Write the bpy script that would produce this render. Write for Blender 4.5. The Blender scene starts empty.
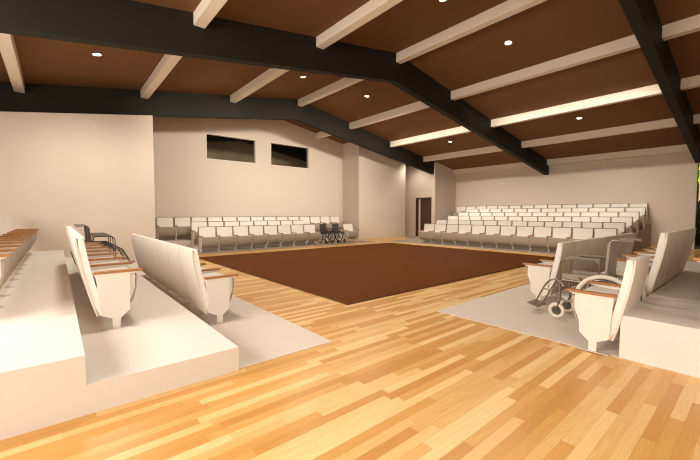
import bpy, bmesh, math, random
from mathutils import Vector, Matrix
random.seed(7)
S = bpy.context.scene
COL = S.collection
R = math.radians

# ------------------------------------------------------------------ camera
cd = bpy.data.cameras.new('camera'); cam = bpy.data.objects.new('camera', cd); COL.objects.link(cam)
cd.sensor_width = 36; cd.lens = 18.0; cd.clip_start = .05; cd.clip_end = 300
cam.location = (0, 0, 1.6); cam.rotation_euler = (R(90 - 2.67), 0, R(-40.0))
S.camera = cam
# ------------------------------------------------------------------ world, big lights, exposure
W = bpy.data.worlds.new('world'); S.world = W; W.use_nodes = True
bg = W.node_tree.nodes['Background']; bg.inputs[0].default_value = (1.0, .90, .79, 1); bg.inputs[1].default_value = 1.25
S.view_settings.view_transform = 'Standard'; S.view_settings.look = 'None'
S.view_settings.exposure = 0.0; S.view_settings.gamma = 1; S.view_settings.use_curve_mapping = False
S.cycles.max_bounces = 8; S.cycles.diffuse_bounces = 6; S.cycles.use_denoising = True
S.cycles.sample_clamp_indirect = 8; S.cycles.filter_width = 1.1

def area(name, loc, rot, sx, sy, power, col=(1, .86, .7)):
    l = bpy.data.lights.new(name, 'AREA'); l.shape = 'RECTANGLE'; l.size = sx; l.size_y = sy; l.energy = power; l.color = col
    o = bpy.data.objects.new(name, l); COL.objects.link(o); o.location = loc; o.rotation_euler = rot; return o
# added fill light behind the camera, from no visible source
area('window_daylight', (-.8, -4.1, 3.0), (R(-82), 0, R(180)), 6, 3.6, 190, (1, .955, .90))
area('side_daylight', (-4.15, 4.2, 3.4), (R(90), 0, R(-90)), 9, 3.0, 760, (1, .955, .90))  # added side fill from out of view on the left
DL_POWER = 640
SPOT_POWER = 1120
BAR_POWER = 54

# ------------------------------------------------------------------ materials
MAT = {}
def mat(name, col, rough=.6, metal=0, noise=0, scale=30, spec=.5, bump=0):
    m = bpy.data.materials.new(name); m.use_nodes = True; nt = m.node_tree; b = nt.nodes['Principled BSDF']
    b.inputs['Base Color'].default_value = (*col, 1); b.inputs['Roughness'].default_value = rough
    b.inputs['Metallic'].default_value = metal; b.inputs['Specular IOR Level'].default_value = spec
    if noise or bump:
        tc = nt.nodes.new('ShaderNodeTexCoord'); n = nt.nodes.new('ShaderNodeTexNoise')
        n.inputs['Scale'].default_value = scale; n.inputs['Detail'].default_value = 4
        nt.links.new(tc.outputs['Object'], n.inputs['Vector'])
        if noise:
            mx = nt.nodes.new('ShaderNodeMix'); mx.data_type = 'RGBA'
            mx.inputs[6].default_value = (*[c * (1 - noise) for c in col], 1)
            mx.inputs[7].default_value = (*[min(1, c * (1 + noise)) for c in col], 1)
            nt.links.new(n.outputs['Fac'], mx.inputs[0]); nt.links.new(mx.outputs[2], b.inputs['Base Color'])
        if bump:
            bp = nt.nodes.new('ShaderNodeBump'); bp.inputs['Strength'].default_value = bump; bp.inputs['Distance'].default_value = .01
            nt.links.new(n.outputs['Fac'], bp.inputs['Height']); nt.links.new(bp.outputs[0], b.inputs['Normal'])
    MAT[name] = m; return m
mat('wall_paint', (.68, .575, .465), .85, noise=.025, scale=1.2, spec=.2)
mat('ceiling_brown', (.185, .084, .032), .8, noise=.05, scale=2, spec=.2)
mat('beam_black', (.023, .0195, .0125), .6, spec=.12)
mat('purlin_white', (.84, .72, .57), .6, noise=.03, scale=5)
mat('platform', (.72, .66, .59), .75, noise=.02, scale=3, spec=.25)
mat('carpet_grey', (.66, .575, .485), .8, noise=.05, scale=4, spec=.2)
mat('stage_brown', (.125, .037, .004), .6, noise=.05, scale=3, spec=.03)
mat('stage_edge', (.10, .045, .02), .6)
mat('seat_white', (.80, .745, .665), .6, noise=.03, scale=14, spec=.3)
mat('seat_shell', (.70, .62, .52), .6, noise=.08, scale=40, spec=.3)
mat('seat_under', (.40, .33, .26), .6, noise=.06, scale=40, spec=.3)  # shell colour darkened to paint in the shade under the seat
mat('band_brown', (.22, .15, .095), .7)  # dark outline and crevice shade round the far cushions, as colour
mat('platform_taupe', (.40, .335, .27), .8, noise=.02, scale=3, spec=.2)  # platform colour darkened to stand for the low light at far right
mat('carpet_taupe', (.36, .295, .23), .85, noise=.05, scale=4, spec=.15)  # grey carpet with the shade under the far seats painted in
mat('panel_white', (.76, .69, .60), .6, noise=.02, scale=6, spec=.3)
mat('arm_wood', (.36, .155, .045), .4, noise=.2, scale=20)
mat('foot_metal', (.62, .56, .48), .45, .3)
mat('tube_metal', (.24, .205, .17), .28, .8)
mat('dark_metal', (.09, .075, .06), .45, .4)
mat('grip_grey', (.19, .15, .112), .6)
mat('vinyl_grey', (.27, .22, .17), .55)
mat('vinyl_dark', (.055, .045, .04), .5)
mat('tyre_cream', (.72, .65, .54), .6)
mat('tyre_dark', (.04, .035, .03), .7)
mat('door_brown', (.075, .038, .022), .5, noise=.1, scale=6)
mat('window_frame', (.70, .61, .50), .6)
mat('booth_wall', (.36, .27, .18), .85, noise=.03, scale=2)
mat('mullion', (.012, .018, .010), .5)
mat('leaf', (.30, .52, .03), .6, noise=.35, scale=6)
mat('leaf_dark', (.012, .035, .008), .7, noise=.4, scale=6)
mat('bark', (.08, .05, .03), .9)
mat('trim_white', (.75, .68, .58), .5)
m = mat('lamp_glow', (1, .9, .75)); b = m.node_tree.nodes['Principled BSDF']
b.inputs['Emission Color'].default_value = (1, .88, .70, 1); b.inputs['Emission Strength'].default_value = 4
m = mat('bar_glow', (1, .9, .75)); b = m.node_tree.nodes['Principled BSDF']
b.inputs['Emission Color'].default_value = (1, .88, .70, 1); b.inputs['Emission Strength'].default_value = .8
g = bpy.data.materials.new('glass'); g.use_nodes = True; nt = g.node_tree; nt.nodes.remove(nt.nodes['Principled BSDF'])
tr = nt.nodes.new('ShaderNodeBsdfTransparent'); tr.inputs[0].default_value = (.93, .93, .9, 1)
gl = nt.nodes.new('ShaderNodeBsdfGlossy'); gl.inputs['Roughness'].default_value = .35
fr = nt.nodes.new('ShaderNodeFresnel'); fr.inputs[0].default_value = 1.05
mx = nt.nodes.new('ShaderNodeMixShader'); nt.links.new(fr.outputs[0], mx.inputs[0]); nt.links.new(tr.outputs[0], mx.inputs[1]); nt.links.new(gl.outputs[0], mx.inputs[2])
nt.links.new(mx.outputs[0], nt.nodes['Material Output'].inputs[0]); MAT['glass'] = g

def wood_floor():
    m = bpy.data.materials.new('wood_floor'); m.use_nodes = True; nt = m.node_tree; L = nt.links; b = nt.nodes['Principled BSDF']
    def M(op, a, bb=None):
        n = nt.nodes.new('ShaderNodeMath'); n.operation = op
        for i, v in enumerate((a, bb)):
            if v is None: continue
            if isinstance(v, (int, float)): n.inputs[i].default_value = v
            else: L.new(v, n.inputs[i])
        return n.outputs[0]
    tc = nt.nodes.new('ShaderNodeTexCoord'); sp = nt.nodes.new('ShaderNodeSeparateXYZ'); L.new(tc.outputs['Object'], sp.inputs[0])
    x, y = sp.outputs[0], sp.outputs[1]
    PW, PL = .088, 1.25
    yr = M('DIVIDE', y, PW); row = M('FLOOR', yr)
    w1 = nt.nodes.new('ShaderNodeTexWhiteNoise'); w1.noise_dimensions = '1D'; L.new(row, w1.inputs['W'])
    xr = M('ADD', M('DIVIDE', x, PL), M('MULTIPLY', w1.outputs['Value'], 17.3)); col = M('FLOOR', xr)
    cb = nt.nodes.new('ShaderNodeCombineXYZ'); L.new(row, cb.inputs[0]); L.new(col, cb.inputs[1])
    w2 = nt.nodes.new('ShaderNodeTexWhiteNoise'); w2.noise_dimensions = '2D'; L.new(cb.outputs[0], w2.inputs['Vector'])
    # grain: stretched noise shifted per plank
    g1 = nt.nodes.new('ShaderNodeCombineXYZ'); L.new(M('MULTIPLY', x, 1.6), g1.inputs[0]); L.new(M('MULTIPLY', y, 24), g1.inputs[1]); L.new(M('MULTIPLY', w2.outputs['Value'], 37), g1.inputs[2])
    n1 = nt.nodes.new('ShaderNodeTexNoise'); n1.inputs['Scale'].default_value = 1.6; n1.inputs['Detail'].default_value = 5; n1.inputs['Distortion'].default_value = .9; L.new(g1.outputs[0], n1.inputs['Vector'])
    g2 = nt.nodes.new('ShaderNodeCombineXYZ'); L.new(M('MULTIPLY', x, 1.1), g2.inputs[0]); L.new(M('MULTIPLY', y, 9), g2.inputs[1]); L.new(M('MULTIPLY', w2.outputs['Value'], 53), g2.inputs[2])
    wv = nt.nodes.new('ShaderNodeTexNoise'); wv.inputs['Scale'].default_value = 1.2; wv.inputs['Detail'].default_value = 1; L.new(g2.outputs[0], wv.inputs['Vector'])
    rings = M('ABSOLUTE', M('SUBTRACT', M('FRACT', M('MULTIPLY', wv.outputs['Fac'], 11)), .5))
    t = M('ADD', M('MULTIPLY', w2.outputs['Value'], .72), M('ADD', M('MULTIPLY', n1.outputs['Fac'], .34), M('MULTIPLY', rings, .16)))
    cr = nt.nodes.new('ShaderNodeValToRGB'); e = cr.color_ramp.elements
    e[0].position = .1; e[0].color = (.53, .235, .050, 1); e[1].position = 1.02; e[1].color = (.87, .60, .27, 1)
    k = cr.color_ramp.elements.new(.5); k.color = (.64, .335, .085, 1)
    L.new(t, cr.inputs[0])
    fy = M('ABSOLUTE', M('SUBTRACT', M('FRACT', yr), .5)); fx = M('ABSOLUTE', M('SUBTRACT', M('FRACT', xr), .5))
    gap = M('MAXIMUM', M('GREATER_THAN', fy, .485), M('GREATER_THAN', fx, .4985))
    mx = nt.nodes.new('ShaderNodeMix'); mx.data_type = 'RGBA'; L.new(M('MULTIPLY', gap, .35), mx.inputs[0]); L.new(cr.outputs[0], mx.inputs[6]); mx.inputs[7].default_value = (.25, .11, .04, 1)
    L.new(mx.outputs[2], b.inputs['Base Color']); b.inputs['Roughness'].default_value = .34; b.inputs['Specular IOR Level'].default_value = .4
    MAT['wood_floor'] = m
wood_floor()

# ------------------------------------------------------------------ helpers
def link(name, bm, m, parent=None, smooth=False):
    me = bpy.data.meshes.new(name); bmesh.ops.recalc_face_normals(bm, faces=bm.faces[:]); bm.to_mesh(me); bm.free()
    me.materials.append(MAT[m])
    if smooth:
        for p in me.polygons: p.use_smooth = True
        try: me.set_sharp_from_angle(angle=R(40))
        except Exception: pass
    o = bpy.data.objects.new(name, me); COL.objects.link(o)
    if parent: o.parent = parent
    return o
def tag(o, label, cat, group=None):
    o['label'] = label; o['category'] = cat
    if group: o['group'] = group
    elif 'group' in o.keys(): del o['group']
    return o
def thing(name, label, cat, loc=(0, 0, 0), rz=0, group=None):
    o = bpy.data.objects.new(name, None); COL.objects.link(o); o.location = loc; o.rotation_euler = (0, 0, rz); o.empty_display_size = .1
    return tag(o, label, cat, group)
def struct(o): o['kind'] = 'structure'; return o
def box(bm, x0, x1, y0, y1, z0, z1, bev=0):
    vs = [bm.verts.new((x, y, z)) for x in (x0, x1) for y in (y0, y1) for z in (z0, z1)]
    fs = [bm.faces.new([vs[i] for i in f]) for f in ((0, 1, 3, 2), (4, 6, 7, 5), (0, 4, 5, 1), (2, 3, 7, 6), (0, 2, 6, 4), (1, 5, 7, 3))]
    if bev:
        es = list({e for f in fs for e in f.edges}); bmesh.ops.bevel(bm, geom=es, offset=bev, segments=2, affect='EDGES', profile=.5)
    return bm
def B(): return bmesh.new()
def prism(bm, prof, a0, a1, axis='y', bev=0, segs=2):
    """extrude a closed profile along an axis; profile pairs are the two other axes"""
    def P(u, v, a):
        return {'y': (u, a, v), 'x': (a, u, v), 'z': (u, v, a)}[axis]
    lo = [bm.verts.new(P(u, v, a0)) for u, v in prof]; hi = [bm.verts.new(P(u, v, a1)) for u, v in prof]
    n = len(prof); fs = [bm.faces.new(lo), bm.faces.new(hi[::-1])]
    for i in range(n): fs.append(bm.faces.new((lo[i], hi[i], hi[(i + 1) % n], lo[(i + 1) % n])))
    if bev:
        es = list(set(fs[0].edges) | set(fs[1].edges)); bmesh.ops.bevel(bm, geom=es, offset=bev, segments=segs, affect='EDGES', profile=.5)
    return bm
def tube(bm, pts, r, n=8, closed=False):
    pts = [Vector(p) for p in pts]
    # round the corners a little
    rings = []; m = len(pts); up = None
    for i, p in enumerate(pts):
        if closed: d = (pts[(i + 1) % m] - pts[i - 1]).normalized()
        else: d = (pts[min(i + 1, m - 1)] - pts[max(i - 1, 0)]).normalized()
        if up is None:
            up = Vector((0, 0, 1)) if abs(d.z) < .9 else Vector((1, 0, 0))
        s = d.cross(up).normalized(); up = s.cross(d).normalized()
        rings.append([bm.verts.new(p + r * (math.cos(2 * math.pi * k / n) * s + math.sin(2 * math.pi * k / n) * up)) for k in range(n)])
    for i in range(m if closed else m - 1):
        a, c = rings[i], rings[(i + 1) % m]
        for k in range(n): bm.faces.new((a[k], a[(k + 1) % n], c[(k + 1) % n], c[k]))
    if not closed: bm.faces.new(rings[0][::-1]); bm.faces.new(rings[-1])
    return bm
def smoothpath(pts, rad=.05, seg=4):
    pts = [Vector(p) for p in pts]; out = [pts[0]]
    for i in range(1, len(pts) - 1):
        p = pts[i]; a = (pts[i - 1] - p); c = (pts[i + 1] - p); ra = min(rad, a.length * .45, c.length * .45)
        A = p + a.normalized() * ra; C = p + c.normalized() * ra
        for k in range(seg + 1):
            t = k / seg; out.append((1 - t) ** 2 * A + 2 * t * (1 - t) * p + t * t * C)
    out.append(pts[-1]); return out
def torus(bm, c, Rr, r, axis='y', n=32, k=8):
    pts = []
    for i in range(n):
        a = 2 * math.pi * i / n; u, v = Rr * math.cos(a), Rr * math.sin(a)
        pts.append(Vector(c) + (Vector((u, 0, v)) if axis == 'y' else Vector((0, u, v))))
    return tube(bm, pts, r, k, closed=True)
def disc(bm, c, r, h, axis='z', n=24, r2=None):
    mt = Matrix.Translation(c)
    if axis == 'y': mt = mt @ Matrix.Rotation(R(90), 4, 'X')
    bmesh.ops.create_cone(bm, cap_ends=True, segments=n, radius1=r, radius2=r if r2 is None else r2, depth=h, matrix=mt)
    return bm
def copy_tree(o, parent=None):
    c = o.copy(); COL.objects.link(c)
    if parent: c.parent = parent
    for ch in list(o.children): copy_tree(ch, c)
    return c

# ------------------------------------------------------------------ setting
XL, XR, YN, YB = -4.2, 22.1, -4.2, 17.75      # room limits, YB = gable wall with the windows
RID = 9.05
def zc(x): return 7.05 - (.155 * (RID - x) if x < RID else .183 * (x - RID))       # ceiling
def zb(x): return 6.10 - (.148 * (8.95 - x) if x < 8.95 else .17 * (x - 8.95))      # beam underside

struct(link('floor', box(B(), XL, XR + 2, YN, 22, -.2, 0), 'wood_floor'))
# ceiling: two brown slopes
bm = B(); prism(bm, [(XL - .2, zc(XL - .2)), (RID, zc(RID)), (XR + .6, zc(XR + .6)), (XR + .6, zc(XR + .6) + .25), (RID, zc(RID) + .25), (XL - .2, zc(XL - .2) + .25)], YN, 22, 'y')
struct(link('ceiling', bm, 'ceiling_brown'))

# walls
bm = B(); ZW0, ZW1, YW0, YW1 = 1.85, 4.92, -.35, 8.75       # opening invented in the left wall for the side fill
box(bm, XL - .2, XL, YN, YW0, -.2, zc(XL)); box(bm, XL - .2, XL, YW1, 22, -.2, zc(XL)); box(bm, XL - .2, XL, YW0, YW1, -.2, ZW0); box(bm, XL - .2, XL, YW0, YW1, ZW1, zc(XL))
struct(link('wall_left', bm, 'wall_paint'))
def glazing(name, axis, c, a0, a1, z0, z1, n):
    bm = B(); t = .06
    def bb(u0, u1, w0, w1, d0, d1, m_=None):
        q = m_ if m_ is not None else bm
        if axis == 'x': box(q, c + d0, c + d1, u0, u1, w0, w1)
        else: box(q, u0, u1, c + d0, c + d1, w0, w1)
        return q
    bb(a0, a1, z0, z0 + t, -.05, .05); bb(a0, a1, z1 - t, z1, -.05, .05)
    for i in range(n + 1):
        u = a0 + (a1 - a0 - t) * i / n; bb(u, u + t, z0 + t, z1 - t, -.05, .05)
    w = struct(link(name, bm, 'window_frame')); link('pane', bb(a0 + t, a1 - t, z0 + t, z1 - t, -.005, .005, B()), 'glass', w)
glazing('window_4', 'x', XL - .12, YW0, YW1, ZW0, ZW1, 5)  # invented window framing the side fill
glazing('window_5', 'y', YN - .1, XL + .01, 5.18, .05, 4.9, 5)  # invented window framing the fill behind the camera
XW = 2.70; YLW = 14.0; YT2 = 14.61
def zlow(x): return 1.6 + (zb(x * YT2 / YLW) - 1.6) * YLW / YT2
bm = B(); v = []
for x in (XL, XW):
    v.append([bm.verts.new(p) for p in ((x, YLW, -.1), (x, YLW, zlow(x)), (x, YT2, zb(x) - .003), (x, YT2 + .55, zb(x) - .003), (x, YT2 + .55, -.1))])
bm.faces.new(v[0]); bm.faces.new(v[1][::-1])
for i in range(5): bm.faces.new((v[0][i], v[1][i], v[1][(i + 1) % 5], v[0][(i + 1) % 5]))
struct(link('wall_back_left', bm, 'wall_paint'))
struct(link('wall_recess_left', box(B(), XW - .25, XW, YT2 + .56, YB, -.1, zb(XW)), 'wall_paint'))
# gable wall with two window openings
WX = [(5.69, 8.33), (9.15, 11.70)]; WZ0, WZ1 = 4.26, 5.55; XP = 14.3
bm = B(); T = .18
def pz(x): return zc(x) - .001
box(bm, XW - .25, XP, YB, YB + T, -.1, WZ0)
for a, c in ((XW - .25, WX[0][0]), (WX[0][1], WX[1][0]), (WX[1][1], XP)):
    box(bm, a, c, YB, YB + T, WZ0, WZ1)
for a, c in ((XW - .25, RID), (RID, XP)):
    prism(bm, [(a, WZ1), (c, WZ1), (c, pz(c)), (a, pz(a))], YB, YB + T, 'y')
bmesh.ops.remove_doubles(bm, verts=bm.verts[:], dist=1e-4)
struct(link('wall_gable', bm, 'wall_paint'))
for i, (a, c) in enumerate(WX):
    bm = B(); t = .05
    box(bm, a, c, YB - .015, YB + T + .01, WZ0, WZ0 + t); box(bm, a, c, YB - .015, YB + T + .01, WZ1 - t, WZ1)
    box(bm, a, a + t, YB - .015, YB + T + .01, WZ0 + t, WZ1 - t); box(bm, c - t, c, YB - .015, YB + T + .01, WZ0 + t, WZ1 - t)
    w = struct(link('window_%d' % (i + 1), bm, 'window_frame'))
    link('pane', box(B(), a + t, c - t, YB + .09, YB + .10, WZ0 + t, WZ1 - t), 'glass', w)
# wall block right of the gable wall
YP = 16.2; XPE = 18.60; XD = 19.67; YD = 14.5
bm = B(); prism(bm, [(XP, -.1), (XPE, -.1), (XPE, pz(XPE)), (XP, pz(XP))], YP, YB + T, 'y'); struct(link('wall_back_center', bm, 'wall_paint'))
bm = B(); prism(bm, [(XPE, -.1), (XD + .3, -.1), (XD + .3, pz(XD + .3)), (XPE, pz(XPE))], YB - .4, YB + T, 'y'); struct(link('wall_door_side', bm, 'wall_paint'))
# wall with the door (faces -x) ; door opening y 14.77..16.13
D0, D1, DH = 14.78, 16.13, 2.72
bm = B()
box(bm, XD, XD + .3, YD, D0, -.1, pz(XD + .3)); box(bm, XD, XD + .3, D1, YB + T, -.1, pz(XD + .3)); box(bm, XD, XD + .3, D0, D1, DH, pz(XD + .3))
struct(link('wall_door', bm, 'wall_paint'))
bm = B(); box(bm, XD - .02, XD + .2, D0, D0 + .06, 0, DH); box(bm, XD - .02, XD + .2, D1 - .06, D1, 0, DH); box(bm, XD - .02, XD + .2, D0 + .06, D1 - .06, DH - .06, DH)
d = struct(link('door_1', bm, 'door_brown'))
link('door_leaf', box(B(), XD + .1, XD + .15, D0 + .06, D1 - .06, 0.01, DH - .06), 'door_brown', d)
bm = B(); box(bm, XD + .04, XD + .1, D1 - .34, D1 - .22, .02, DH - .1); link('door_edge_strip', bm, 'window_frame', d)
bm = B(); tube(bm, smoothpath([(XD + .1, D0 + .16, 1.1), (XD + .03, D0 + .16, 1.1), (XD + .03, D0 + .30, 1.1)], .02), .012); link('door_handle', bm, 'tube_metal', d)
# pier right of the door
bm = B(); prism(bm, [(XD + .3, -.1), (XR, -.1), (XR, pz(XR)), (XD + .3, pz(XD + .3))], YD, YD + .28, 'y'); 
bmesh.ops.translate(bm, verts=bm.verts[:], vec=(0, 0, 0)); struct(link('wall_back_right', bm, 'wall_paint'))
# right wall
YE = 2.09
struct(link('wall_right', box(B(), XR, XR + .25, YE, YD + .28, -.1, zc(XR) - .001), 'wall_paint'))
struct(link('wall_near', box(B(), 5.2, XR + .25, YN - .2, YN, -.1, 7.3), 'wall_paint'))
# glazed opening beyond the end of the right wall
bm = B()
for yy in (YE - .02, .95): box(bm, XR + .20, XR + .24, yy, yy + .02, 0, zc(XR + .2) - .01)
box(bm, XR + .20, XR + .24, .97, YE - .02, 0, .12)
struct(link('wall_right_near', box(B(), XR, XR + .25, YN, .94, -.1, zc(XR) - .001), 'wall_paint')) 
w = struct(link('window_3', bm, 'mullion'))
link('pane', box(B(), XR + .21, XR + .22, .97, YE - .02, .12, zc(XR + .2) - .02), 'glass', w)
# room behind the gable wall
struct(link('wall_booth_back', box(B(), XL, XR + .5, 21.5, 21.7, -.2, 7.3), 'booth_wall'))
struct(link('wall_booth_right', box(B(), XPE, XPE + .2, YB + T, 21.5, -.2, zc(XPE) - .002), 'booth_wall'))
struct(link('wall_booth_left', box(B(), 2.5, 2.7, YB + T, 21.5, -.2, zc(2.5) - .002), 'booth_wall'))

# ------------------------------------------------------------------ roof beams and purlins
BEAMS = [(1.93, 2.17, 'nearest dark roof beam, crossing the upper right corner of the room'),
         (8.29, 8.53, 'middle dark roof beam running from upper left down to the right wall'),
         (14.61, 14.86, 'dark roof beam above the far left wall, in front of the two windows'),
         (20.9, 21.15, 'dark roof beam seen through the two high windows')]
for y0, y1, lab in BEAMS:
    xe = XR - .003 if y0 < 14 else (XD - .003 if y0 < 15 else XPE - .01)
    xs = XL + .003 if y0 < 20 else 2.71
    prof = [(xs, zb(xs)), (8.95, zb(8.95)), (xe, zb(xe)), (xe, zc(xe) - .004), (RID, zc(RID) - .004), (xs, zc(xs) - .004)]
    o = link('roof_beam', prism(B(), prof, y0, y1, 'y'), 'beam_black'); tag(o, lab, 'roof beam', 'dark roof beams')
PX = [(-3.95, 'at far left'), (-.85, 'third left of the ridge'), (2.45, 'second left of the ridge'), (5.72, 'first left of the ridge'), (9.0, 'along the ridge'),
      (12.2, 'first right of the ridge'), (15.38, 'second right of the ridge'), (18.5, 'third right of the ridge'), (21.78, 'along the top of the right wall')]
SP = [(YN, 1.93, 'nearest bay'), (2.17, 8.29, 'between nearest and middle dark beams'), (8.53, 14.61, 'between middle and far dark beams'), (14.86, YB, 'just before the window wall')]
for k, (a, c, bl) in enumerate(SP):
    for x, pl in PX:
        if k == 3 and (x > XP or x < XW): continue
        if k == 2 and x > 21: c2 = YD
        elif k == 2 and x > XD - .3: c2 = c
        else: c2 = c
        w = .24; h = .27
        zt = min(zc(x), zc(x + w)) + .0
        zlow_ = min(zc(x), zc(x + w)) - h
        prof = [(x, zlow_), (x + w, zlow_), (x + w, zc(x + w) - .001), (x, zc(x) - .001)]
        if x < RID < x + w: prof.insert(3, (RID, zc(RID) - .001))
        o = link('purlin', prism(B(), prof, a + .001, c2 - .001, 'y'), 'purlin_white')
        tag(o, 'pale roof purlin %s, %s' % (pl, bl), 'purlin', 'pale purlins under the brown ceiling')
# ------------------------------------------------------------------ recessed downlights
DX = [(.95, 'far left'), (7.33, 'just left of the ridge'), (10.62, 'just right of the ridge'), (16.93, 'low on the right slope')]
DY = [(-1.1, 'behind the nearest dark beam'), (5.22, 'between nearest and middle dark beams'), (11.5, 'between middle and far dark beams')]
def downlight(x, y, z, slope, lab, power):
    t = thing('downlight', lab, 'ceiling light', (x, y, z), 0, 'recessed downlights in the brown ceiling')
    rot = Matrix.Rotation(-math.atan(slope), 4, 'Y')
    bm = B(); bmesh.ops.create_cone(bm, cap_ends=False, segments=24, radius1=.115, radius2=.085, depth=.016, matrix=rot @ Matrix.Translation((0, 0, -.008))); torus_pts = None
    o = link('trim_ring', bm, 'trim_white', t)
    bm = B(); bmesh.ops.create_cone(bm, cap_ends=True, segments=24, radius1=.088, radius2=.088, depth=.008, matrix=rot @ Matrix.Translation((0, 0, -.008)))
    link('lens', bm, 'lamp_glow', t)
    l = bpy.data.lights.new('downlight_lamp', 'SPOT'); l.energy = power; l.color = (1, .92, .81); l.spot_size = R(150); l.spot_blend = .8; l.shadow_soft_size = .45
    lo = bpy.data.objects.new('downlight_lamp', l); COL.objects.link(lo); lo.parent = t; lo.location = (0, 0, -.12)
for y, yl in DY:
    for x, xl in DX:
        PF = .5 if (x > 16 and y < 8) else .75 if (x > 10 and y < 8) else 1
        if y < 0 and x > 5: continue
        downlight(x, y, zc(x), .155 if x < RID else -.183, 'small round recessed downlight %s, %s' % (xl, yl), PF * DL_POWER * (.45 if y < 0 else .8 if y < 8 else 1.1))
downlight(18.7, 15.7, zc(18.7), -.183, 'recessed downlight above the brown door, behind the far dark beam', 200)  # lamp added to brighten the door recess
downlight(6.5, 19.2, zc(6.5), .155, 'recessed downlight in the room behind the left high window', 120)  # this lamp and the next added to light the room behind
downlight(12.0, 19.2, zc(12.0), -.183, 'recessed downlight in the room behind the right high window', 120)

# fill spotlights added to brighten the far banks and walls: on the back of the middle beam (aimed at the window wall) and on the right side of the ridge purlin (aimed at the right wall)
def fill_spot(x, y, z, rz, lab, group, power, drop, cone=64):
    t = thing('track_spotlight', lab, 'spotlight', (x, y, z), rz, group)      # local +y is the beam direction
    mt = Matrix.Translation((0, .08, 0)) @ Matrix.Rotation(R(-80), 4, 'X')
    bm = B(); bmesh.ops.create_cone(bm, cap_ends=True, segments=16, radius1=.05, radius2=.065, depth=.16, matrix=mt); link('housing', bm, 'dark_metal', t)
    bm = B(); tube(bm, [(0, -.07, .06), (0, .02, .06), (0, .06, .0)], .012); link('bracket', bm, 'dark_metal', t)
    l = bpy.data.lights.new('track_lamp', 'SPOT'); l.energy = power; l.color = (1, .92, .81); l.spot_size = R(cone); l.spot_blend = 1.0; l.shadow_soft_size = .2
    lo = bpy.data.objects.new('track_lamp', l); COL.objects.link(lo); lo.parent = t; lo.location = (0, .35, 0)
    lo.rotation_euler = Vector((0, -1, drop)).to_track_quat('Z', 'Y').to_euler()
for i, x in enumerate((4.6, 7.2, 9.8, 12.3, 14.9)):
    fill_spot(x, 8.60, zb(x) + .12, 0, 'spotlight on the back of the middle beam, %s from the left' % ['first', 'second', 'third', 'fourth', 'fifth'][i], 'spotlights on the middle beam', SPOT_POWER * (.6 if i == 4 else 1), .25)
for y0, y1, lab in ((2.4, 8.1, 'long light bar beside the first right purlin, before the middle beam'), (8.7, 14.4, 'long light bar beside the first right purlin, beyond the middle beam')):  # fill bars added to brighten the right wall
    zz = zc(12.5) - .12
    t = thing('light_bar', lab, 'light bar', (12.47, (y0 + y1) / 2, zz), 0, 'light bars beside the first right purlin')
    L_ = y1 - y0; link('housing', box(B(), 0, .05, -L_ / 2, L_ / 2, -.045, .045), 'trim_white', t)
    link('diffuser', box(B(), .0505, .058, -L_ / 2 + .02, L_ / 2 - .02, -.035, .035), 'bar_glow', t)
    l = bpy.data.lights.new('bar_lamp', 'AREA'); l.shape = 'RECTANGLE'; l.size = .07; l.size_y = L_; l.energy = BAR_POWER; l.color = (1, .92, .81); l.spread = R(50)
    lo = bpy.data.objects.new('bar_lamp', l); COL.objects.link(lo); lo.parent = t; lo.location = (.08, 0, 0)
    lo.rotation_euler = (0, R(-90 + 25), 0)
for i, y in enumerate((4.6, 7.0, 10.6)):  # fill spots added to brighten the far right front rows
    fill_spot(9.33, y, zc(9.3) - .14, R(-90), 'spotlight beside the ridge purlin, %s from the near end' % ['first', 'second', 'third'][i], 'spotlights on the ridge purlin', 700, .98, 52)
# ------------------------------------------------------------------ seating platforms, mats, stage
HL1, HL2 = .241, .483
def platform(name, boxes, label, m='platform'):
    for nm, x0, x1, y0, y1, z1 in boxes:
        o = struct(link('floor_tier', box(B(), x0, x1, y0, y1, .0, z1), m)); o['label'] = label
def carpet(name, x0, x1, y0, y1, lab, m='carpet_grey', h=.006):
    return tag(link(name, box(B(), x0, x1, y0, y1, 0, h), m), lab, 'floor mat')
LY0 = 3.424
platform('seating_platform', [('lower_tier', .142, 1.388, LY0, YLW, HL1), ('upper_tier', XL, .142, LY0, YLW, HL2)], 'pale two-tier seating platform in the left foreground, stepping down to the wood floor')
carpet('floor_mat', 1.388, 2.60, LY0 + .02, YLW, 'pale grey carpet strip under the front row of the left bank')
YR1, YR2 = 1.006, 2.20
platform('seating_platform', [('upper_tier', 4.755, 13.85, YN + .3, YR1, .478), ('lower_tier', 6.40, 13.85, YR1, YR2, HL1)], 'pale seating platform at the right edge with a sharp near corner')
bm = B(); prism(bm, [(4.742, YR1), (6.40, YR1), (6.40, YR2), (13.85, YR2), (13.85, 3.44), (4.742, 3.44)], 0, .006, 'z')
tag(link('floor_mat', bm, 'carpet_grey'), 'grey carpet under the wheelchair and front seats on the right', 'floor mat')
F1 = 15.13; FP = 1.065; FH = .205
platform('seating_platform', [('upper_tier', XW, 13.85, F1 + .4 + FP, YB, 2 * FH), ('lower_tier', 4.42, 10.62, F1 + .4, F1 + .4 + FP, FH)], 'low stepped platform against the wall below the two high windows')
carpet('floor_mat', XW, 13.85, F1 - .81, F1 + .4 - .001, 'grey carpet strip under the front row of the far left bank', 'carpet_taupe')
bpy.context.view_layer.update()
R1, RP, RH = 15.68, 1.138, .2165
tiers = []
for k in range(5):
    tiers.append(('tier', R1 + .4 + RP * k, (R1 + .4 + RP * (k + 1)) if k < 4 else XR, 3.60, 12.62 if k < 4 else YD, RH * (k + 1)))
platform('seating_platform', tiers, 'stepped seating platform along the far right wall', 'platform_taupe')
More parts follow.
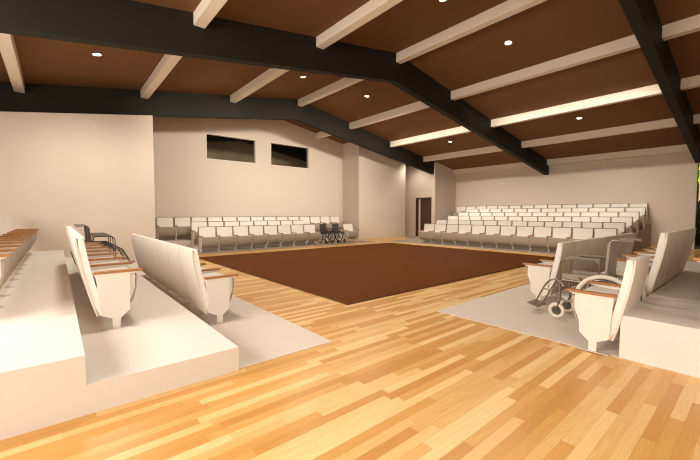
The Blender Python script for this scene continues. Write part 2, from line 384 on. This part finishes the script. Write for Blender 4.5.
bm = B(); prism(bm, [(R1 - .81, 3.40), (R1 + .399, 3.40), (R1 + .399, 12.63), (XD - .03, 12.63), (XD - .03, 16.15), (XPE - .0, 16.15), (R1 + 1.3, 14.3), (R1 - .81, 14.3)], 0, .006, 'z')
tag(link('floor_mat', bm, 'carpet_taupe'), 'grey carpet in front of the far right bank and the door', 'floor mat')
st = thing('stage_carpet', 'large dark brown square stage carpet in the middle of the floor', 'carpet', (3.862, 4.665, 0))
o = link('pile', box(B(), .012, 13.80 - 3.862 - .012, .012, 13.10 - 4.665 - .012, .028, .034), 'stage_brown', st)
o = link('base_board', box(B(), 0, 13.80 - 3.862, 0, 13.10 - 4.665, 0, .028), 'stage_edge', st)

# ------------------------------------------------------------------ auditorium seat
PIT = .745; HW = PIT / 2
def panel_bm(y):
    prof = [(-.19, .655), (-.172, .42), (-.158, .19), (-.14, .165), (-.04, .125), (-.04, .006), (.036, .006), (.036, .115), (.135, .20), (.145, .40), (.15, .655)]
    return prism(B(), prof[::-1], y - .015, y + .015, 'y', bev=.003, segs=1)
def back_profile(t0, t1, zt, zbm):
    # rear offset t0..t1 in front of the rear curve
    rear = [(-.190, .165), (-.222, .26), (-.255, .42), (-.292, .58), (-.325, .74), (-.352, .90), (-.368, 1.02), (-.372, 1.09)]
    def at(z):
        for (xa, za), (xb, zb_) in zip(rear, rear[1:]):
            if z <= zb_ or (xb, zb_) == rear[-1]: return xa + (xb - xa) * (z - za) / (zb_ - za)
    zs = [zbm + (zt - zbm) * i / 8 for i in range(9)]
    return [(at(z) + t0, z) for z in zs] + [(at(z) + t1, z) for z in zs[::-1]]
def arm_parts(root, y):
    p = link('side_panel', panel_bm(y), 'panel_white', root)
    link('foot_plate', box(B(), -.165, .145, y - .045, y + .045, 0, .010, .003), 'foot_metal', p)
    a = link('armrest', prism(B(), [(-.205, .662), (.272, .662), (.285, .676), (.272, .692), (-.212, .692)], y - .033, y + .033, 'y', bev=.004, segs=1), 'arm_wood', root)
    link('arm_support', prism(B(), [(-.18, .642), (.21, .642), (.255, .661), (-.20, .661)], y - .019, y + .019, 'y'), 'panel_white', a)
def make_seat(end, far):
    t = thing('auditorium_seat', 'x', 'auditorium seat')
    w = HW - .011
    sh = link('backrest', prism(B(), back_profile(0, .022, 1.088, .165), -w, w, 'y', bev=.006), 'seat_shell', t, True)
    if far:
        link('edge_band', prism(B(), back_profile(.0222, .034, 1.090, .40), -w, w, 'y'), 'band_brown', sh)  # added strip, no real part: draws the shaded outline behind the cushion
        link('back_cushion', prism(B(), back_profile(.0345, .090, 1.064, .17), -w + .026, w - .026, 'y', bev=.018), 'seat_white', sh, True)
    else:
        link('back_cushion', prism(B(), back_profile(.0222, .090, 1.090, .165), -w + .006, w - .006, 'y', bev=.014), 'seat_white', sh, True)
    s = link('seat', prism(B(), [(-.19, .62), (.20, .640), (.212, .60), (.202, .47), (.165, .325), (.08, .225), (-.05, .205), (-.12, .22), (-.155, .40)][::-1], -w + .010, w - .010, 'y', bev=.012), 'seat_white', t, True)
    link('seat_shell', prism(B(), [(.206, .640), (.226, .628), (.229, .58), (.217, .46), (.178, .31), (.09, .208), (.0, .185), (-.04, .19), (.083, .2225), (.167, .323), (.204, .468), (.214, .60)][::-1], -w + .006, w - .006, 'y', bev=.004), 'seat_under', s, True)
    arm_parts(t, -HW)
    if end: arm_parts(t, HW)
    return t
proto = {(e, f): make_seat(e, f) for e in (False, True) for f in (False, True)}
usedp = {k: False for k in proto}
ORD = ['first', 'second', 'third', 'fourth', 'fifth', 'sixth', 'seventh', 'eighth', 'ninth', 'tenth', 'eleventh', 'twelfth', 'thirteenth', 'fourteenth']
def put_seat(x, y, z, rz, end, label, group):
    sz = .955 if 'far' in group else 1.0
    key = (bool(end), 'far' in group)
    if not usedp[key]: o = proto[key]; usedp[key] = True
    else: o = copy_tree(proto[key])
    o.location = (x, y, z); o.rotation_euler = (0, 0, rz); o.scale = (1, 1, sz); tag(o, label, 'auditorium seat', group)
# axis: direction the row runs; local +y = world direction of rotation
def row(n, start, step, fixed, z, rz, end_at, fmt, group, along):
    """n seats; start = coordinate of the first side panel; step=+-PIT along x or y. The seat's own panel is at local -y."""
    for i in range(n):
        c = start + step * (i + .5)
        x, y = (c, fixed) if along == 'x' else (fixed, c)
        put_seat(x, y, z, rz, i == end_at, fmt % ORD[i], group)
MH = .006
# left bank (faces +x, local +y = +Y)
row(7, 5.09, PIT, 1.79, MH, 0, 6, 'pale folding seat, %s from the near end, front row of the left bank', 'left bank seats', 'y')
row(7, 4.94, PIT, .517, HL1, 0, 6, 'pale folding seat, %s from the near end, middle row of the left bank', 'left bank seats', 'y')
row(11, 13.32 - 11 * PIT, PIT, -.66, HL2, 0, 10, 'pale folding seat, %s from the near end, top row at the left edge', 'left bank seats', 'y')
# right foreground bank (faces +y, rot 90: local +y = -X) : own panel (local -y) lies on +X side
def rowx_rev(n, x0, yfix, z, fmt, group):
    for i in range(n):
        put_seat(x0 + PIT * (i + .5), yfix, z, R(90), i == 0, fmt % ORD[i], group)
rowx_rev(7, 6.58, 2.59, MH, 'pale folding seat, %s from the near end, front row behind the grey wheelchair', 'right foreground bank seats')
put_seat(4.725 + HW, 1.253, MH, R(90), True, 'lone white folding seat with wooden arms beside the sharp platform corner', 'right foreground bank seats')
rowx_rev(4, 6.40, 1.235, HL1, 'pale folding seat, %s from the near end, tall second row on the right', 'right foreground bank seats')
rowx_rev(5, 4.81, .18, .478, 'pale folding seat, %s from the near end, top row at the right edge', 'right foreground bank seats')
# far left bank (faces -y, rot -90: local +y = +X)
row(8, 4.565, PIT, F1, MH, R(-90), 7, 'small pale folding seat, %s from the left, front row below the high windows', 'far left bank seats', 'x')
row(8, 4.57, PIT, F1 + FP, FH, R(-90), 7, 'small pale folding seat, %s from the left, middle row below the high windows', 'far left bank seats', 'x')
row(14, 3.40, PIT, F1 + 2 * FP, 2 * FH, R(-90), 13, 'small pale folding seat, %s from the left, back row against the window wall', 'far left bank seats', 'x')
put_seat(12.40 + HW, F1, MH, R(-90), True, 'lone pale folding seat right of the two dark wheelchairs by the far wall', 'far left bank seats')
# far right bank (faces -x, rot 180: local +y = -Y) ; own panel lies on +Y side
RN = ['front', 'second', 'third', 'fourth', 'fifth', 'back']
for k in range(6):
    n = 12 if k < 5 else 14
    y1 = 12.50 if k < 5 else 14.10
    for i in range(n):
        put_seat(R1 + RP * k, y1 - PIT * (i + .5), RH * k if k else MH, R(180), i == n - 1,
                 'pale folding seat, %s from the door end, %s row of the far right bank' % (ORD[i], RN[k]), 'far right bank seats')

# ------------------------------------------------------------------ wheelchairs (local +x forward, origin under the rear axle)
def make_wheelchair(frame, vinyl, tyre, label, group=None):
    t = thing('wheelchair', label, 'wheelchair', group=group)
    RW, HWD, AX = .375, .295, -.08
    for s in (-1, 1):
        y = s * HWD
        w = link('rear_wheel', torus(B(), (AX, y, RW), RW - .032, .032, 'y', 48, 10), tyre, t, True)
        link('push_rim', torus(B(), (AX, y + s * .045, RW), RW - .075, .009, 'y', 36, 6), frame, w, True)
        bm = B(); torus(bm, (AX, y, RW), RW - .062, .011, 'y', 40, 6)
        for k in range(18):
            a = 2 * math.pi * k / 18; tube(bm, [(AX, y, RW), (AX + math.cos(a) * (RW - .062), y, RW + math.sin(a) * (RW - .062))], .0025, 4)
        disc(bm, (AX, y, RW), .03, .07, 'y', 12); link('spokes', bm, 'dark_metal', w, True)
        yc = s * .245
        c = link('caster_wheel', torus(B(), (.53, yc, .12), .090, .030, 'y', 32, 10), tyre, t, True)
        bm = B(); disc(bm, (.53, yc, .12), .066, .03, 'y', 20)
        for k in range(5):
            a = 2 * math.pi * k / 5; disc(bm, (.53 + .036 * math.cos(a), yc, .115 + .036 * math.sin(a)), .011, .042, 'y', 8)
        link('caster_hub', bm, 'dark_metal', c, True)
        bm = B(); tube(bm, smoothpath([(.53, yc + .035, .115), (.50, yc + .035, .25), (.49, yc, .29), (.50, yc - .035, .25), (.53, yc - .035, .115)], .03), .009)
        tube(bm, [(.49, yc, .27), (.49, yc, .34)], .018); link('caster_fork', bm, frame, c, True)
        # side frame
        yf = s * .235; bm = B()
        tube(bm, smoothpath([(-.36, yf, 1.225), (-.15, yf, 1.235), (-.09, yf, 1.17), (-.07, yf, .62), (-.05, yf, .30), (0, yf, .24), (.49, yf, .30), (.50, yf, .56), (.47, yf, .60), (-.07, yf, .60)], .06), .0155, 10)
        tube(bm, smoothpath([(0, yf, .60), (.0, yf + s * .02, .90), (.04, yf + s * .02, .925), (.42, yf + s * .02, .925), (.49, yf + s * .02, .86), (.50, yf, .58)], .06), .012, 8)
        tube(bm, [(AX, yf, .35), (AX, y, .35)], .016)
        link('side_frame', bm, frame, t, True)
        link('grip', tube(B(), [(-.20, yf, 1.233), (-.37, yf, 1.224)], .021, 10), 'grip_grey', t, True)
        link('arm_pad', box(B(), -.02, .40, yf + s * .02 - .030, yf + s * .02 + .030, .93, .965, .013), 'grip_grey', t, True)
        link('skirt_guard', box(B(), .02, .46, yf + s * .016 - .003, yf + s * .016 + .003, .62, .70, .002), vinyl, t)
        # leg rest and footplate
        bm = B(); tube(bm, smoothpath([(.44, yf, .50), (.52, yf, .59), (.62, yf, .585), (.70, yf, .50), (.86, yf - s * .01, .16)], .07), .0125, 8)
        tube(bm, [(.60, yf, .42), (.73, yf, .42)], .010)
        lr = link('leg_rest', bm, frame, t, True)
        bm = B(); box(bm, .82, 1.00, s * .10 - .075, s * .10 + .085, .10, .118, .006); bmesh.ops.rotate(bm, verts=bm.verts[:], cent=(.86, 0, .11), matrix=Matrix.Rotation(R(-14), 3, 'Y'))
        tube(bm, [(.86, yf - s * .01, .165), (.87, s * .17, .112)], .011); link('foot_plate', bm, 'grip_grey', lr)
        bm = B(); tube(bm, [(.12, yf + s * .0, .66), (.17, yf + s * .03, .60), (.24, yf + s * .05, .67)], .009); link('brake_lever', bm, 'dark_metal', t, True)
    bm = B(); 
    for s in (-1, 1): tube(bm, [(.20, s * .235, .26), (.20, -s * .235, .58)], .011)
    link('cross_brace', bm, frame, t, True)
    # sagging seat and back slings
    def sling(bm, f, nu, nv, th):
        g = [[f(i / nu, j / nv) for j in range(nv + 1)] for i in range(nu + 1)]
        A = [[bm.verts.new(p[0]) for p in r_] for r_ in g]; C = [[bm.verts.new(Vector(p[0]) - th * Vector(p[1])) for p in r_] for r_ in g]
        for i in range(nu):
            for j in range(nv):
                bm.faces.new((A[i][j], A[i + 1][j], A[i + 1][j + 1], A[i][j + 1])); bm.faces.new((C[i][j], C[i][j + 1], C[i + 1][j + 1], C[i + 1][j]))
        for i in range(nu):
            bm.faces.new((A[i][0], C[i][0], C[i + 1][0], A[i + 1][0])); bm.faces.new((A[i][nv], A[i + 1][nv], C[i + 1][nv], C[i][nv]))
        for j in range(nv):
            bm.faces.new((A[0][j], A[0][j + 1], C[0][j + 1], C[0][j])); bm.faces.new((A[nu][j], C[nu][j], C[nu][j + 1], A[nu][j + 1]))
        return bm
    link('seat', sling(B(), lambda u, v: ((-.04 + .50 * u, -.225 + .45 * v, .66 - .02 * math.sin(math.pi * v)), (0, 0, 1)), 4, 8, .045), vinyl, t, True)
    link('backrest', sling(B(), lambda u, v: ((-.055 - .035 * u - .02 * math.sin(math.pi * v), -.25 + .50 * v, .66 + .53 * u), (1, 0, 0)), 6, 8, .03), vinyl, t, True)
    return t
def place_wc(o, x, y, z, rz, sc): o.location = (x, y, z); o.rotation_euler = (0, 0, rz); o.scale = (sc, sc, sc)
wc = make_wheelchair('tube_metal', 'vinyl_grey', 'tyre_cream', 'grey wheelchair with cream tyres parked by the white seat on the right')
place_wc(wc, 6.04, 1.49, MH, R(90), 1.0); wc.scale = (1, .90, 1)
wd = make_wheelchair('dark_metal', 'vinyl_dark', 'tyre_dark', 'nearer dark wheelchair at the end of the left bank middle row', 'dark wheelchairs')
place_wc(wd, .67, 10.58, HL1, 0, .87)
for lab, x, y, z, rz in (('further dark wheelchair in the left bank middle row, nearer the wall', .67, 11.55, HL1, 0),
                         ('left of the two small dark wheelchairs at the far wall below the windows', 11.02, F1 + .18, MH, R(-90)),
                         ('right of the two small dark wheelchairs, beside the lone far seat', 11.85, F1 + .18, MH, R(-90))):
    c = copy_tree(wd); place_wc(c, x, y, z, rz, .87); tag(c, lab, 'wheelchair', 'dark wheelchairs')

# ------------------------------------------------------------------ greenery outside the glazed opening
def tree(name, lab, x, y, h, r, m, zc0, n=1600):
    t = thing(name, lab, 'tree', (x, y, 0))
    rnd = random.Random(int(x * 10 + y * 7)); bm = B()
    for _ in range(n):
        d = Vector((rnd.gauss(0, 1), rnd.gauss(0, 1), rnd.gauss(0, 1))).normalized() * (rnd.random() ** .4)
        p = Vector((d.x * r, d.y * r, zc0 + d.z * h)); a = Vector((rnd.gauss(0, 1), rnd.gauss(0, 1), rnd.gauss(0, 1))).normalized(); c = a.orthogonal().normalized(); e = .14
        bm.faces.new([bm.verts.new(p + q) for q in (a * e * 1.5, c * e * .6, -a * e * 1.5, -c * e * .6)])
    link('foliage', bm, m, t); link('trunk', tube(B(), [(0, 0, 0), (.03, .02, zc0)], .09, 8), 'bark', t)
tree('broadleaf_tree', 'bright yellow-green tree outside past the right wall end', 25.2, 2.2, .9, .95, 'leaf', 4.2, 3000)
tree('dark_shrub', 'dark green shrub outside below the bright tree at the right', 23.3, 1.9, 1.2, .75, 'leaf_dark', 1.0)

t = thing('hedge', 'tall dark evergreen hedge outside behind the bright tree', 'hedge', (28, 1.5, 0))
rnd = random.Random(3); bm = B(); box(bm, -.6, .9, -4, 5, 0, 7.4)
for _ in range(6000):
    f = rnd.random()
    p = Vector((-.6 - rnd.random() * .25, rnd.uniform(-4, 5), rnd.uniform(0, 7.5)))
    a = Vector((rnd.gauss(0, 1), rnd.gauss(0, 1), rnd.gauss(0, 1))).normalized(); c = a.orthogonal().normalized(); e = .12
    bm.faces.new([bm.verts.new(p + q) for q in (a * e * 1.5, c * e * .6, -a * e * 1.5, -c * e * .6)])
link('foliage', bm, 'leaf_dark', t)
struct(link('ground', box(B(), XR + 2.0, 40, -12, 16, -.2, -.01), 'leaf_dark'))

t = thing('garden_floodlight', 'floodlight on the ground outside, aimed up at the bright tree', 'outdoor light', (23.9, 3.3, 0))  # lamp added to brighten the foliage outside
bm = B(); disc(bm, (0, 0, .02), .09, .04); tube(bm, [(0, 0, .03), (0, 0, .16)], .02); link('stake', bm, 'dark_metal', t)
bm = B(); bmesh.ops.create_cone(bm, cap_ends=True, segments=16, radius1=.06, radius2=.10, depth=.14, matrix=Matrix.Translation((0, 0, .24))); link('lamp_head', bm, 'dark_metal', t)
l = bpy.data.lights.new('flood_lamp', 'SPOT'); l.energy = 4500; l.color = (1, .95, .8); l.spot_size = R(70); l.spot_blend = .6; l.shadow_soft_size = .1
lo = bpy.data.objects.new('flood_lamp', l); COL.objects.link(lo); lo.parent = t; lo.location = (0, 0, .42); lo.rotation_euler = Vector((-.6, 1.1, -3.6)).to_track_quat('Z', 'Y').to_euler()
